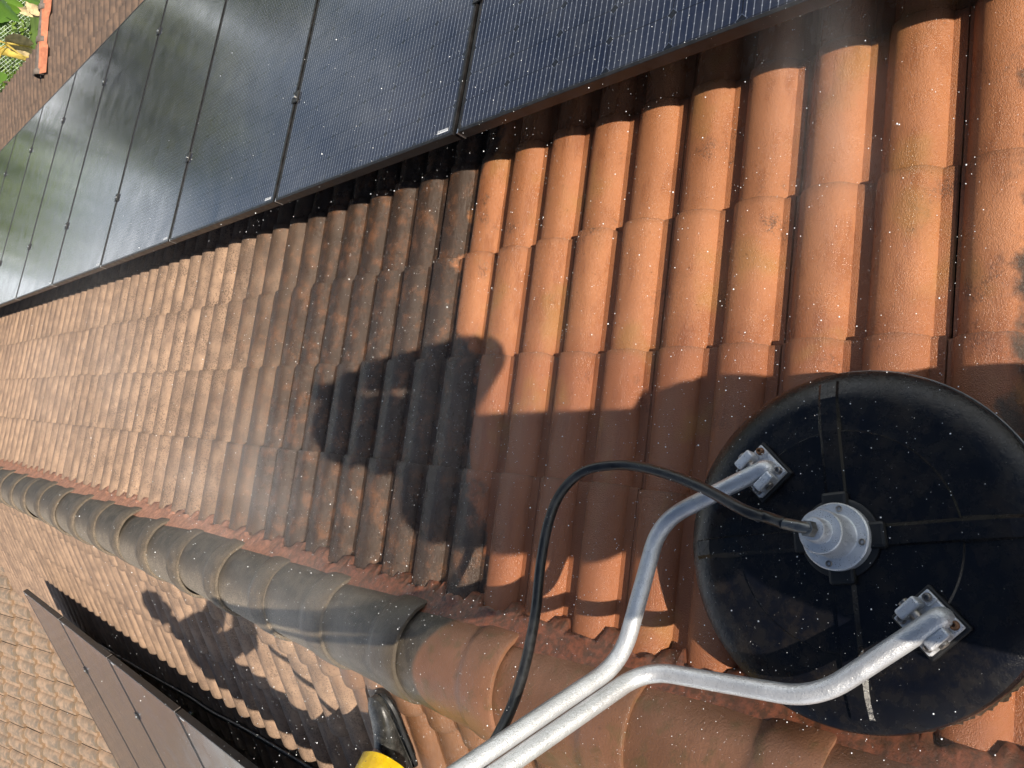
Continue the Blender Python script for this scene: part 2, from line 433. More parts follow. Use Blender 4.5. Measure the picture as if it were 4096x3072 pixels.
def mortar_strip(side, y0, y1):
    V, F = [], []
    n = int((y1-y0)/.011); mp = MR if side > 0 else ML
    rng = random.Random(3)
    for i in range(n+1):
        y = y0+(y1-y0)*i/n
        s = ((y-PH) % (2*W2)); rollh = profile(s)+.012
        w = .176 + .016*mnoise.noise(Vector((y*9, 1, side))) + .016*mnoise.noise(Vector((y*37, 4, side))) - (.014 if rollh > .03 else -.012)
        if side < 0: w -= .075
        tx = .095
        x_in = RAX+side*(RR_-.012)
        top = Vector((x_in, y, RAZ+.048))
        mid = mp(.150, y, 0); mid = mp(.152 if side > 0 else .105, y, .049+.003*mnoise.noise(Vector((y*25, 2, 0))))
        low = mp(w, y, rollh+.006); low2 = mp(w+.004, y, rollh-.03)
        V += [top, mid, low, low2]
    for i in range(n):
        for j in range(3):
            a = i*4+j; q = (a, a+4, a+5, a+1)
            F.append(q if side < 0 else q[::-1])
    return mesh_obj("ridge_mortar", V, F, m_mortar, house, True)
mortar_strip(1, -.9, 10.6); mortar_strip(-1, -.9, 10.6)
# verge capping on the lower roof: barrel tile on a red mortar fillet
m_redmortar = plain("red_mortar_fillet", (.50, .185, .10), .8, nscale=18, namp=.2, bump=.4, bscale=60, bdist=.004)
m_greycap = plain("grey_capping", (.16, .13, .11), .85, nscale=20, bump=.4)
V, F = [], []
n = 60
for i in range(n+1):
    t = 1.06+3.56*i/n
    step = (.09 if int(t/.348*1) % 2 else .0)+.02*mnoise.noise(Vector((t*6, 0, 0)))
    V += [MV(t, 9.93, .13), MV(t, 9.88, .11), MV(t, 9.835-step*.8, .060)]
for i in range(n):
    for j in range(2): F.append((i*3+j, i*3+3+j, i*3+4+j, i*3+1+j))
fil = mesh_obj("verge_mortar", V, F, m_redmortar, house, True)
for k in range(10):
    V, F = [], []
    for dt, dr in ((0, 0), (0, .012), (.06, .012), (.065, 0), (.40, -.006)):
        for a in range(15):
            q = pi*a/14; V.append(MV(1.06+.375*k+dt, 9.94+(.075+dr)*cos(q), .06+(.075+dr)*sin(q)))
    for i in range(4):
        for a in range(14): F.append((i*15+a, i*15+a+1, i*15+a+16, i*15+a+15))
    mesh_obj("verge_tile", V, F, m_greycap, house, True)
# salmon mortar at the crest of the wing
V, F = [], []
for i in range(60):
    s = -6.3+6.3*i/59; j = .03*mnoise.noise(Vector((s*5, 0, 0)))
    V += [MW(-2.45+j, s, .07), MW(-2.62, s, .12), MW(-3.1, s, .2)]
for i in range(59):
    for j in range(2): F.append((i*3+j, i*3+3+j, i*3+4+j, i*3+1+j))
mesh_obj("wing_ridge_mortar", V, F, m_redmortar, house, True)

# ------------------------------------------------------------------ solar panels
def cell_material(name, rough, seed):
    m = NT(name)
    uv = m.n('ShaderNodeUVMap', uv_map='cells'); xyz = m.n('ShaderNodeSeparateXYZ'); m.L(uv.outputs[0], xyz.inputs[0])
    u, v = xyz.outputs[0], xyz.outputs[1]
    def dist(x, pitch, off=0.):  # distance to the nearest multiple, metres
        f = m.math('FRACT', m.math('ADD', m.math('DIVIDE', x, pitch), off))
        return m.math('MULTIPLY', m.math('MINIMUM', f, m.math('SUBTRACT', 1, f)), pitch)
    du, dv = dist(u, .1845), dist(v, .0860)
    bus = m.rng(dist(u, .01845, .5), .0006, .0013, 1, 0)
    pad = m.math('MULTIPLY', m.rng(dist(u, .01845, .5), .0008, .0016, 1, 0), m.rng(dist(v, .0215, .25), .0012, .0026, 1, 0))
    gapm = m.math('MAXIMUM', m.rng(du, .0009, .0018, 1, 0), m.rng(dv, .0007, .0015, 1, 0))
    cham = m.rng(m.math('ADD', du, dv), .0125, .0140, 1, 0)
    outline = m.math('MULTIPLY', m.rng(m.math('ABSOLUTE', m.math('SUBTRACT', m.math('ADD', du, dv), .0145)), .0004, .0016, 1, 0), .6)
    col = m.mix(m.rng(m.noise(2.2, 2), .3, .7), (.0065, .010, .026), (.010, .015, .036))
    col = m.mix(m.math('MAXIMUM', gapm, cham), col, (.004, .005, .009))
    col = m.mix(outline, col, (.10, .12, .17))
    bus = m.math('MULTIPLY', bus, m.math('SUBTRACT', 1, m.math('MAXIMUM', gapm, cham)))
    col = m.mix(m.math('MULTIPLY', bus, .46), col, (.40, .44, .52))
    col = m.mix(m.math('MULTIPLY', pad, .28), col, (.75, .78, .82))
    # dried splashes and grit on the glass
    vor = m.vor(55, rand=1.0); sp = m.math('MULTIPLY', m.rng(vor, .10, .05), m.rng(m.noise(70, 2), .62, .68))
    grime = m.rng(m.noise(7, 5, .7), .35, .75, .01, .075)
    col = m.mix(grime, col, (.36, .36, .33)); col = m.mix(sp, col, (.75, .74, .68))
    m.put(m.b.inputs['Base Color'], col)
    m.put(m.b.inputs['Roughness'], m.math('ADD', m.rng(m.noise(5, 4, .6), .3, .7, rough*.75, rough*1.4), m.math('MULTIPLY', sp, .5)))
    m.b.inputs['Specular IOR Level'].default_value = .5; m.b.inputs['IOR'].default_value = 1.5
    m.bump(m.math('ADD', m.noise(260, 2), m.math('MULTIPLY', m.noise(38, 3), .5)), .10, .001)
    return m.m
m_cell = cell_material("mono_cells_under_glass", .13, 0)
m_frame = plain("black_anodised_frame", (.028, .026, .026), .38, .6, nscale=30, namp=.3)
m_clamp = plain("black_clamp", (.02, .02, .02), .5)
m_silver = plain("bare_aluminium", (.72, .72, .72), .3, 1.0)
def label_material():
    m = NT("printed_label")
    uv = m.n('ShaderNodeTexCoord'); x = m.n('ShaderNodeSeparateXYZ'); m.L(uv.outputs['Generated'], x.inputs[0])
    bars = m.rng(m.noise(70, 1, .5, vec=m.pos((0, 1, 0), 'Generated')), .49, .51)
    inb = m.math('MULTIPLY', m.rng(x.outputs[0], .28, .3), m.rng(x.outputs[0], .92, .9))
    m.put(m.b.inputs['Base Color'], m.mix(m.math('MULTIPLY', bars, inb), (.8, .82, .84), (.08, .08, .1))); m.b.inputs['Roughness'].default_value = .4
    return m.m
m_label = label_material()
PW = PANEL_P-.018
def make_panel():
    """local axes: x down the slope, y along the ridge, z out of the roof; origin at the upslope edge, mid-width, glass level"""
    root = empty("solar_panel")
    bm = bmesh.new()
    fw, fh = .011, .036
    add_box(bm, (fw/2, 0, -fh/2), fw, PW, fh, bevel=.0012)
    add_box(bm, (PANEL_L-fw/2, 0, -fh/2), fw, PW, fh, bevel=.0012)
    for s in (-1, 1): add_box(bm, (PANEL_L/2, s*(PW/2-fw/2), -fh/2), PANEL_L-2*fw-.0006, fw, fh-.0006, bevel=.0012)
    add_box(bm, (.022, 0, -fh+.001), .03, PW-.03, .002); add_box(bm, (PANEL_L-.022, 0, -fh+.001), .03, PW-.03, .002)
    bm_obj("frame", bm, m_frame, root, local=True)
    bm = bmesh.new()
    x0, x1, y0, y1 = fw*.9, PANEL_L-fw*.9, -PW/2+fw*.9, PW/2-fw*.9
    nx, ny = 6, 4
    vs = [[bm.verts.new((x0+(x1-x0)*i/nx, y0+(y1-y0)*j/ny, -.0018)) for j in range(ny+1)] for i in range(nx+1)]
    for i in range(nx):
        for j in range(ny): bm.faces.new((vs[i][j], vs[i+1][j], vs[i+1][j+1], vs[i][j+1]))
    uvl = bm.loops.layers.uv.new('cells')
    for f in bm.faces:
        for l in f.loops: l[uvl].uv = (l.vert.co.y-(y0+.0055), l.vert.co.x-(x0+.005))
    bmesh.ops.recalc_face_normals(bm, faces=bm.faces)
    for f in bm.faces:
        if f.normal.z < 0: f.normal_flip()
    bm_obj("glass", bm, m_cell, root, local=True)
    bm = bmesh.new(); add_box(bm, (PANEL_L/2, 0, -.012), PANEL_L-.03, PW-.03, .004); bm_obj("backsheet", bm, m_clamp, root, local=True)
    bm = bmesh.new(); add_box(bm, (.30, PW/2+.0012, -.010), .085, .0016, .013); bm_obj("label", bm, m_label, root, local=True)
    bm = bmesh.new(); add_box(bm, (.024, -PW/2+.055, -.0008), .010, .050, .0010); bm_obj("label", bm, m_label, root, local=True)
    bm = bmesh.new(); add_box(bm, (-.0012, PW/2-.002, -fh/2), .0022, .0045, fh); add_box(bm, (.004, PW/2-.0045, .0004), .014, .0035, .001); bm_obj("corner_key", bm, m_silver, root, local=True)
    for t in (.46, 1.62):
        bm = bmesh.new(); add_box(bm, (t, PW/2+.009, .004), .05, .042, .006, bevel=.001); add_box(bm, (t, PW/2+.009, -.016), .036, .0158, .036)
        c = bm_obj("clamp", bm, m_clamp, root, local=True)
        bm = bmesh.new(); add_lathe(bm, [(.0065, .007), (.0065, .013), (.004, .0135), (0, .0115)], 12, Matrix.Translation((t, PW/2+.009, 0))); bm_obj("bolt", bm, m_silver, c, local=True)
    return root
def panel_matrix(side, n):
    if side > 0: o = MR(tR, yR+(n-.5)*PANEL_P, hR); X, Z = dR, nR; Yv = Vector((0, 1, 0))
    else: o = ML(tL, yL+(n+.5)*PANEL_P, hL); X, Z = dL, nL; Yv = Vector((0, -1, 0))
    return Matrix.Translation(o) @ Matrix((X, Yv, Z)).transposed().to_4x4()
proto = make_panel()
words = ["nearest", "second", "third", "fourth", "fifth", "sixth", "seventh", "eighth", "ninth", "tenth", "eleventh", "twelfth"]
first = True
for i, n in enumerate(range(-1, 10)):
    o = proto if first else copy_tree(proto); first = False
    o.matrix_world = panel_matrix(1, n)
    lab = ["dark blue panel at the frame edge above the brightest washed tiles", "dark blue panel second from the washed end of the long row",
           "blue panel third from the washed end, with pale sky glare on its far corner"][i] if i < 3 else \
        "%s panel of the long row counting from the washed tiles, %s" % (words[i], "mirroring pale cloud" if i < 5 else "mirroring green trees")
    tag(o, lab, "solar panel", "solar panels in the long row beside the washed tiles")
for i, n in enumerate((2, 1, 0, -1, -2)):
    o = copy_tree(proto); o.matrix_world = panel_matrix(-1, n)
    tag(o, ["brownish panel at the far pointed end of the short row below the ridge", "second brownish panel from the far end of the short row",
            "third brownish panel from the far end, beside the black pipe", "fourth panel from the far end of the short row, mostly cut off", "last panel of the short row, near the yellow trousers"][i],
        "solar panel", "solar panels in the short row below the ridge")
m_rail = plain("grey_rail", (.30, .31, .32), .4, .8, nscale=30)
def rail(mp, t, y0, y1, h, label, grp):
    o = empty("mounting_rail", mp(t, (y0+y1)/2, h)); bm = bmesh.new()
    for dt, dh, w, hh in ((0, 0, .04, .006), (0, .034, .04, .006), (-.017, .017, .006, .028), (.017, .017, .006, .028)):
        c = [mp(t+dt+a*w/2, y, h-.04+dh+b*hh/2) for y in (y0, y1) for a, b in ((-1, -1), (1, -1), (1, 1), (-1, 1))]
        vs = [bm.verts.new(p) for p in c]
        for f in ((3, 2, 1, 0), (4, 5, 6, 7), (0, 1, 5, 4), (1, 2, 6, 5), (2, 3, 7, 6), (3, 0, 4, 7)): bm.faces.new([vs[k] for k in f])
    bm_obj("channel", bm, m_rail, o)
    yy = y0+.3
    while yy < y1-.1:
        bm = bmesh.new(); a, b = mp(t, yy, .02), mp(t, yy, h-.043); add_tube(bm, [a, b], .014, 8); bm_obj("roof_hook", bm, m_rail, o); yy += 1.38
    tag(o, label, "rail", grp)
rail(MR, tR+.46, -1.0, 12.1, hR-.037, "upper mounting rail in the shadow under the long row of panels", "rails under the panels")
rail(MR, tR+1.62, -1.0, 12.1, hR-.037, "lower mounting rail hidden under the long row of panels", "rails under the panels")
rail(ML, tL+.46, 1.9, yL+3*PANEL_P+.02, hL-.037, "upper mounting rail under the short row of panels", "rails under the panels")
rail(ML, tL+1.62, 1.9, yL+3*PANEL_P+.16, hL-.037, "rail end sticking out past the far edge of the short row", "rails under the panels")

# ------------------------------------------------------------------ rotary surface cleaner
def at(px, py, d):
    return CAMP + (RX*((px-2048)/3092) - RU*((py-1536)/3092) + RF)*d
# (positions below were measured once from the fitted camera and are kept as world coordinates)
CN = Vector((.346, -.006, .938)).normalized(); CU = Vector((.938, 0, -.346)); CU = (CU-CN*CU.dot(CN)).normalized(); CV = CN.cross(CU)
C0 = Vector((.489, .587, -.024))
CM = Matrix.Translation(C0) @ Matrix((CU, CV, CN)).transposed().to_4x4()
def black_plastic():
    m = NT("wet_black_plastic")
    f = m.noise(26, 5, .65); g = m.noise(420, 2)
    sp = m.rng(m.vor(140), .10, .05); gate = m.rng(m.noise(60, 2), .58, .64)
    splash = m.math('MULTIPLY', sp, gate)
    c = m.mix(m.rng(f, .35, .7), (.0035, .0042, .0075), (.010, .009, .009))
    c = m.mix(m.math('MULTIPLY', m.rng(m.noise(11, 4, .7), .5, .72), .6), c, (.030, .023, .017))
    c = m.mix(m.math('MULTIPLY', splash, .55), c, (.5, .45, .35))
    m.put(m.b.inputs['Base Color'], c); m.b.inputs['Specular IOR Level'].default_value = .28; m.put(m.b.inputs['Roughness'], m.rng(f, .3, .7, .18, .34))
    m.bump(m.math('ADD', m.math('MULTIPLY', g, .6), m.math('MULTIPLY', m.noise(130, 3), .8)), .35, .002)
    return m.m
m_black = black_plastic()
m_rubber = plain("black_rubber", (.006, .006, .0065), .5, nscale=40, bump=.3, bscale=180)
m_bristle = plain("wet_bristles", (.035, .024, .014), .6, nscale=90, namp=.6, bump=.6, bscale=250, bdist=.004)
def alu(name, col, rough, speck):
    m = NT(name)
    pit = m.math('MULTIPLY', m.rng(m.vor(330), .34, .16), m.rng(m.noise(45, 4, .7), .42, .60))
    c = m.mix(m.rng(m.noise(12, 4), .35, .7), col, tuple(x*.80 for x in col))
    c = m.mix(m.math('MULTIPLY', pit, speck), c, (.10, .09, .08))
    m.put(m.b.inputs['Base Color'], c); m.put(m.b.inputs['Roughness'], m.math('ADD', m.rng(m.noise(30, 3), .3, .7, rough-.06, rough+.08), m.math('MULTIPLY', pit, .2)))
    m.b.inputs['Metallic'].default_value = .6
    m.bump(m.math('ADD', m.noise(420, 2), m.math('MULTIPLY', m.noise(150, 3), .8)), .5, .002); return m.m
m_tube = alu("silver_painted_tube", (.62, .63, .65), .34, .5)
m_hub = alu("cast_aluminium", (.70, .71, .73), .42, .75)
m_bolt = plain("steel_bolt", (.32, .29, .26), .4, .8, nscale=120, namp=.5)
m_rust = plain("rusty_bolt", (.20, .10, .05), .6, .4, nscale=160, namp=.5)
m_fit = plain("zinc_fitting", (.17, .17, .165), .4, .8, nscale=60, bump=.2)

cl = tag(empty("surface_cleaner", mat=CM), "round black rotary roof cleaner with a silver forked handle resting on washed tiles", "surface cleaner")
bpy.context.view_layer.update()
bm = bmesh.new()
add_lathe(bm, [(0, .044), (.12, .044), (.194, .0435), (.1965, .0400), (.199, .0395), (.252, .0375), (.266, .0355), (.290, .027), (.310, .0165), (.3175, .010), (.320, .002), (.319, -.022), (.313, -.024), (.31, -.01), (0, -.008)], 128)
bm_obj("deck", bm, m_black, cl, True, True, 28)
for k in range(4):
    a = radians(12+90*k); R_ = Matrix.Rotation(a, 4, 'Z')
    bm = bmesh.new()
    prof = [(-.021, -.002), (-.0165, .0058), (.0125, .0058), (.0215, -.002)]
    V = []
    for x, zz in ((.052, .044), (.196, .0435), (.262, .0362), (.296, .0240)):
        V.append([bm.verts.new(R_ @ Vector((x, w, zz+h))) for w, h in prof])
    for p, q in zip(V[:-1], V[1:]):
        for j in range(3): bm.faces.new((p[j], q[j], q[j+1], p[j+1]))
    bm.faces.new(V[-1][::-1]); bm.faces.new(V[0])
    bmesh.ops.recalc_face_normals(bm, faces=bm.faces)
    bm_obj("rib", bm, m_black, cl, local=True)
# brush skirt with ragged bristle tips
V, F = [], []; n = 420; rng = random.Random(11)
for i in range(n):
    a = 2*pi*i/n; j = rng.uniform(-.012, .006)
    for r, z in ((.3125, -.020), (.3145, -.045), (.317+rng.uniform(-.003, .003), -.072+j)): V.append((r*cos(a), r*sin(a), z))
for i in range(n):
    k = (i+1) % n
    for j in range(2): F.append((i*3+j, i*3+j+1, k*3+j+1, k*3+j))
mesh_obj("brush_skirt", V, F, m_bristle, cl, True, local=True)
bm = bmesh.new()
pts = [Vector((.3215*cos(2*pi*i/120), .3215*sin(2*pi*i/120), -.006)) for i in range(-28, 14)]
add_tube(bm, pts, .0024, 8); bm_obj("rim_cable", bm, m_fit, cl, True, True)
# hub
bm = bmesh.new(); add_lathe(bm, [(.070, .043), (.070, .049), (.064, .052), (0, .052)], 64); bm_obj("hub_gasket", bm, m_rubber, cl, True, True, 35)
for k in range(4):
    a = radians(12+90*k); bm = bmesh.new(); add_box(bm, (0, 0, 0), .034, .046, .018, bevel=.006)
    bmesh.ops.transform(bm, matrix=Matrix.Rotation(a, 4, 'Z') @ Matrix.Translation((.064, 0, .050)), verts=bm.verts)
    bm_obj("rubber_pad", bm, m_rubber, cl, local=True)
bm = bmesh.new()
add_lathe(bm, [(.059, .050), (.059, .0685), (.0565, .071), (.0400, .071), (.0385, .0725), (.0378, .128), (.0362, .1305), (.0225, .1305), (.0215, .132), (.0212, .150), (.0185, .157), (.0125, .1585), (0, .1585)], 72)
hub = bm_obj("swivel_hub", bm, m_hub, cl, True, True, 30)
def cap_bolt(M, parent, mat, r=.0055, h=.0075):
    bm = bmesh.new(); add_lathe(bm, [(r*1.25, 0), (r*1.25, .0006), (r, .0008), (r, h), (r*.86, h+.0008), (r*.52, h+.0008), (r*.48, h-.003), (0, h-.003)], 18, M)
    bm_obj("bolt", bm, mat, parent, True, True, 30)
for k in range(4):
    a = radians(-4+90*k); cap_bolt(Matrix.Translation((.0485*cos(a), .0485*sin(a), .0665)), hub, m_bolt, .0058, .0060)
bm = bmesh.new()
add_tube(bm, catmull([Vector((0, 0, .150)), Vector((0, .004, .163)), Vector((.000, .018, .170)), Vector((.001, .030, .1695)), Vector((.002, .047, .1660))], 5), .0100, 16)
fit = bm_obj("hose_fitting", bm, m_fit, cl, True, True, 40)
bm = bmesh.new(); bmesh.ops.create_cone(bm, cap_ends=True, segments=6, radius1=.0145, radius2=.0145, depth=.012)
bmesh.ops.transform(bm, matrix=Matrix.Translation((-.001, .004, .163)) @ Matrix.Rotation(radians(-20), 4, 'X'), verts=bm.verts); bm_obj("hex_nut", bm, m_fit, fit, local=True)
cap_bolt(Matrix.Translation((.017, .158, .043)), cl, m_bolt, .008, .010)
# brackets
for s in (1, -1):
    ctr = Vector((.105, .158, .044)) if s > 0 else Vector((-.113, -.158, .044))
    a = Vector((-.64, -.77, 0)).normalized()*1; b = Vector((-.77, .64, 0))
    BM_ = Matrix.Translation(ctr) @ Matrix((a, b, Vector((0, 0, 1)))).transposed().to_4x4()
    if BM_.determinant() < 0: BM_ = Matrix.Translation(ctr) @ Matrix((-a, b, Vector((0, 0, 1)))).transposed().to_4x4()
    bm = bmesh.new(); add_box(bm, (0, 0, .004), .088, .082, .010, bevel=.003)
    bmesh.ops.transform(bm, matrix=BM_, verts=bm.verts); bm_obj("rubber_pad", bm, m_rubber, cl, local=True)
    bm = bmesh.new()
    add_box(bm, (0, 0, .012), .076, .070, .008, bevel=.0022)
    for q in (-1, 1):
        add_box(bm, (q*.0295, .004, .0290), .0185, .040, .030, bevel=.0040)
        add_box(bm, (q*.026, -.026, .0165), .022, .020, .006, bevel=.0015)
        add_box(bm, (q*.026, .027, .0165), .022, .018, .006, bevel=.0015)
    bmesh.ops.transform(bm, matrix=BM_, verts=bm.verts)
    br = bm_obj("bracket", bm, m_hub, cl, local=True)
    bm = bmesh.new(); add_tube(bm, [Vector((-.043, .004, .031)), Vector((.043, .004, .031))], .0085, 16)
    bmesh.ops.transform(bm, matrix=BM_, verts=bm.verts); bm_obj("pivot_pin", bm, m_bolt, br, True, True, 40)
    for i, (p, q) in enumerate(((-.027, -.0265), (.027, -.0265), (.027, .0275), (-.027, .0275))):
        cap_bolt(BM_ @ Matrix.Translation((p, q, .0195)), br, m_rust if (i == 1 and s > 0) or (i == 0 and s < 0) else m_bolt, .0062, .0075)
# forked handle
HD = Vector((-.26, .222, 1.0)).normalized()
def loc(p): return CM.inverted() @ p
A1 = [at(3062, 1872, 1.468), at(2640, 2085, 1.58), at(2485, 2650, 1.475)]
A2 = [at(3760, 2470, 1.196), at(3262, 2797, 1.27), at(2630, 2745, 1.46)]
e1 = A1[2]; off = (A2[2]-e1); off = (off-HD*off.dot(HD)); 
TR = .0170
A2[2] = e1 + off.normalized()*(2*TR+.0006)*1.0 + HD*(A2[2]-e1).dot(HD)
LEN = 1.02
p1 = fillet([A1[0]-CN*.018, A1[0], A1[1], e1, e1+HD*LEN], .062, 10)
p2 = fillet([A2[0]-CN*.018, A2[0], A2[1], A2[2], A2[2]+HD*(LEN-(A2[2]-e1).dot(HD))], .062, 10)
p1[0] = A1[0]-CN*.016; p2[0] = A2[0]-CN*.016
for pp in (p1, p2):
    bm = bmesh.new(); add_tube(bm, [loc(p) for p in pp], TR, 24); bm_obj("handle_tube", bm, m_tube, cl, True, True, 60)
top = e1+HD*(LEN-.02)+off.normalized()*TR
gx = (Vector((0, 1, .05))-HD*Vector((0, 1, .05)).dot(HD)).normalized()
bm = bmesh.new(); add_tube(bm, [loc(top-gx*.24), loc(top+gx*.24)], .016, 18); gb = bm_obj("grip_bar", bm, m_tube, cl, True, True, 60)
for s in (-1, 1):
    bm = bmesh.new(); add_tube(bm, [loc(top+gx*s*.13), loc(top+gx*s*.25)], .0195, 18); bm_obj("rubber_grip", bm, m_rubber, gb, True, True, 60)

# pressure hose from the swivel, arching over the tiles and up along the handle
hp = [Vector(p) for p in ((.541, .592, .1525), (.540, .629, .155), (.563, .705, .132), (.590, .815, .100), (.609, .934, .078), (.611, 1.033, .066), (.598, 1.105, .096), (.557, 1.139, .137), (.500, 1.139, .184), (.424, 1.123, .232), (.339, 1.094, .285), (.264, 1.066, .348), (.212, 1.050, .400), (.172, 1.041, .452), (.136, 1.030, .520))]
hp = [CM @ Vector((.002, .044, .1665)), CM @ Vector((.010, .085, .157))]+hp[2:]
e = hp[-1]
hp += [e+Vector((-.04, 0.0, .12)), e+Vector((-.10, .04, .30)), e+Vector((-.16, .10, .48)), e+Vector((-.24, .30, .52)), e+Vector((-.34, .62, .30)), e+Vector((-.62, .85, -.20)), e+Vector((-1.05, .95, -.70)), Vector((-1.25, 2.2, -.36)), Vector((-1.30, 3.0, -.375))]
bm = bmesh.new(); add_tube(bm, catmull(hp, 8), .0108, 14)
m_hose = plain("black_pressure_hose", (.014, .014, .015), .40, nscale=35, namp=.6, bump=.35, bscale=160)
tag(bm_obj("pressure_hose", bm, m_hose, None, True), "black pressure hose arching from the cleaner's hub over the tiles", "hose")
# second pipe lying on the other slope, under the edge of the short panel row
pp = [ML(t, y, .058+.004*sin(y*9)) for t, y in ((.98, 2.3), (1.01, 2.7), (1.03, 3.22), (1.085, 3.87), (1.15, 4.4), (1.185, 4.77), (1.26, 5.4), (1.334, 6.16), (1.40, 6.9))]
bm = bmesh.new(); add_tube(bm, catmull(pp, 6), .014, 10)
tag(bm_obj("water_pipe", bm, m_hose, None, True), "black pipe lying in the shadow beside the short row of panels", "pipe")
cb = [ML(3.0, 7.5, .02), ML(2.72, 7.55, .10), ML(2.50, 7.60, .21), ML(2.42, 7.58, .22)]
bm = bmesh.new(); add_tube(bm, catmull(cb, 6), .012, 8)
tag(bm_obj("conduit", bm, m_hose, None, True), "dark cable conduit dropping from the far edge of the short row", "conduit")

# ------------------------------------------------------------------ people
def capsule(bm, a, b, ra, rb, n=14):
    a, b = Vector(a), Vector(b); d = (b-a); L = d.length; d.normalize()
    N = d.orthogonal().normalized(); B = d.cross(N); rings = []
    prof = [(-ra*cos(x), ra*sin(x)) for x in (0.25, .7, 1.15)] + [(0, ra), (L*.33, ra+(rb-ra)*.33), (L*.66, ra+(rb-ra)*.66), (L, rb)] + [(L+rb*cos(x), rb*sin(x)) for x in (1.15, .7, .25)]
    for z, r in prof: rings.append([bm.verts.new(a+d*z+N*(r*cos(2*pi*k/n))+B*(r*sin(2*pi*k/n))) for k in range(n)])
    for p, q in zip(rings[:-1], rings[1:]):
        for k in range(n): bm.faces.new((p[k], p[(k+1) % n], q[(k+1) % n], q[k]))
    bm.faces.new(rings[0][::-1]); bm.faces.new(rings[-1])
def ellipsoid(bm, c, rx, ry, rz, R=None, n=20):
    r = bmesh.ops.create_uvsphere(bm, u_segments=n, v_segments=n*2//3, radius=1.0)
    for v in r['verts']:
        p = Vector((v.co.x*rx, v.co.y*ry, v.co.z*rz)); v.co = (R @ p if R else p)+Vector(c)
def remesh(o, vox, smooth=4):
    r = o.modifiers.new("union", 'REMESH'); r.mode = 'VOXEL'; r.voxel_size = vox; r.use_smooth_shade = True
    s = o.modifiers.new("smooth", 'SMOOTH'); s.factor = .5; s.iterations = smooth
    return o
def hand(bm, wrist, palm_dir, palm_n, thumb_side, curl):
    """palm with four unequal curled fingers and a side thumb"""
    d = Vector(palm_dir).normalized(); n = Vector(palm_n); n = (n-d*n.dot(d)).normalized(); s = d.cross(n)*thumb_side
    w = Vector(wrist)
    for k in range(4):
        x = (k-1.5)*.020
        capsule(bm, w+d*.012+s*x*.6, w+d*.082+s*x, .016, .0125, 10)
    for k, L in enumerate((.068, .078, .074, .058)):
        x = (1.5-k)*.020; p = w+d*.086+s*x; dd = d.copy()
        for seg, f in enumerate((.45, .32, .25)):
            ang = curl*(.55+.35*seg); dd = (dd*cos(ang)+n*sin(ang)).normalized()
            dd0 = dd; q = p+dd*L*f; capsule(bm, p, q, .0092-.0008*seg, .0086-.0008*seg, 8); p = q
            dd = dd0
    p = w+d*.025+s*.030; q = p+(d*.5+s*.75+n*.35).normalized()*.035; capsule(bm, p, q, .013, .011, 8)
    q2 = q+(d*.85+n*.5).normalized()*.030; capsule(bm, q, q2, .0105, .009, 8)
def head(bm, c, fdir, up=Vector((0, 0, 1))):
    f = Vector(fdir).normalized(); u = Vector(up); u = (u-f*u.dot(f)).normalized(); r = f.cross(u)
    R = Matrix((r, f, u)).transposed(); c = Vector(c)
    ellipsoid(bm, c+u*.03, .077, .098, .095, R); ellipsoid(bm, c-u*.045+f*.022, .058, .070, .070, R)
    ellipsoid(bm, c-u*.098+f*.050, .028, .026, .022, R)                # chin
    capsule(bm, c+f*.092+u*.018, c+f*.108-u*.022, .010, .014, 8)       # nose
    for s in (-1, 1):
        ellipsoid(bm, c+r*s*.082-u*.005, .012, .022, .034, R)          # ears
        ellipsoid(bm, c+r*s*.034+f*.079+u*.034, .026, .014, .009, R)   # brow
        ellipsoid(bm, c+r*s*.044+f*.062-u*.022, .024, .022, .020, R)   # cheek
    ellipsoid(bm, c+f*.084-u*.056, .026, .012, .007, R); ellipsoid(bm, c+f*.082-u*.068, .022, .012, .008, R)   # lips
def eyes(parent, c, fdir, mw, mb):
    f = Vector(fdir).normalized(); u = Vector((0, 0, 1)); u = (u-f*u.dot(f)).normalized(); r = f.cross(u); c = Vector(c)
    for s in (-1, 1):
        bm = bmesh.new(); ellipsoid(bm, c+r*s*.034+f*.080+u*.012, .0125, .0125, .0125)
        e = bm_obj("eye", bm, mw, parent, True)
        bm = bmesh.new(); ellipsoid(bm, c+r*s*.034+f*.0895+u*.012, .0055, .0045, .0055); bm_obj("iris", bm, mb, e, True)
m_skin = plain("skin", (.44, .26, .18), .5, nscale=12, namp=.08)
m_eye = plain("eye_white", (.8, .8, .78), .2); m_iris = plain("iris_brown", (.05, .03, .02), .2)
m_navy = plain("navy_cloth", (.03, .04, .07), .8, nscale=14, bump=.4, bscale=60, bdist=.004)
m_dark = plain("dark_trouser_cloth", (.05, .05, .055), .85, nscale=14, bump=.4, bscale=60, bdist=.004)
m_hair = plain("dark_hair", (.03, .02, .015), .6, nscale=90, namp=.5, bump=.6, bscale=200, bdist=.003)
def pvc():
    m = NT("yellow_waterproof_pvc")
    f = m.noise(30, 4, .6)
    dirt = m.math('MULTIPLY', m.rng(m.noise(55, 5, .7), .58, .68), .75)
    c = m.mix(m.rng(f, .35, .65), (.72, .50, .012), (.62, .40, .010)); c = m.mix(dirt, c, (.16, .12, .05))
    m.put(m.b.inputs['Base Color'], c); m.b.inputs['Roughness'].default_value = .33
    m.bump(m.math('ADD', m.noise(16, 4, .6), m.math('MULTIPLY', m.noise(240, 2), .12)), .5, .012); return m.m
m_pvc = pvc()
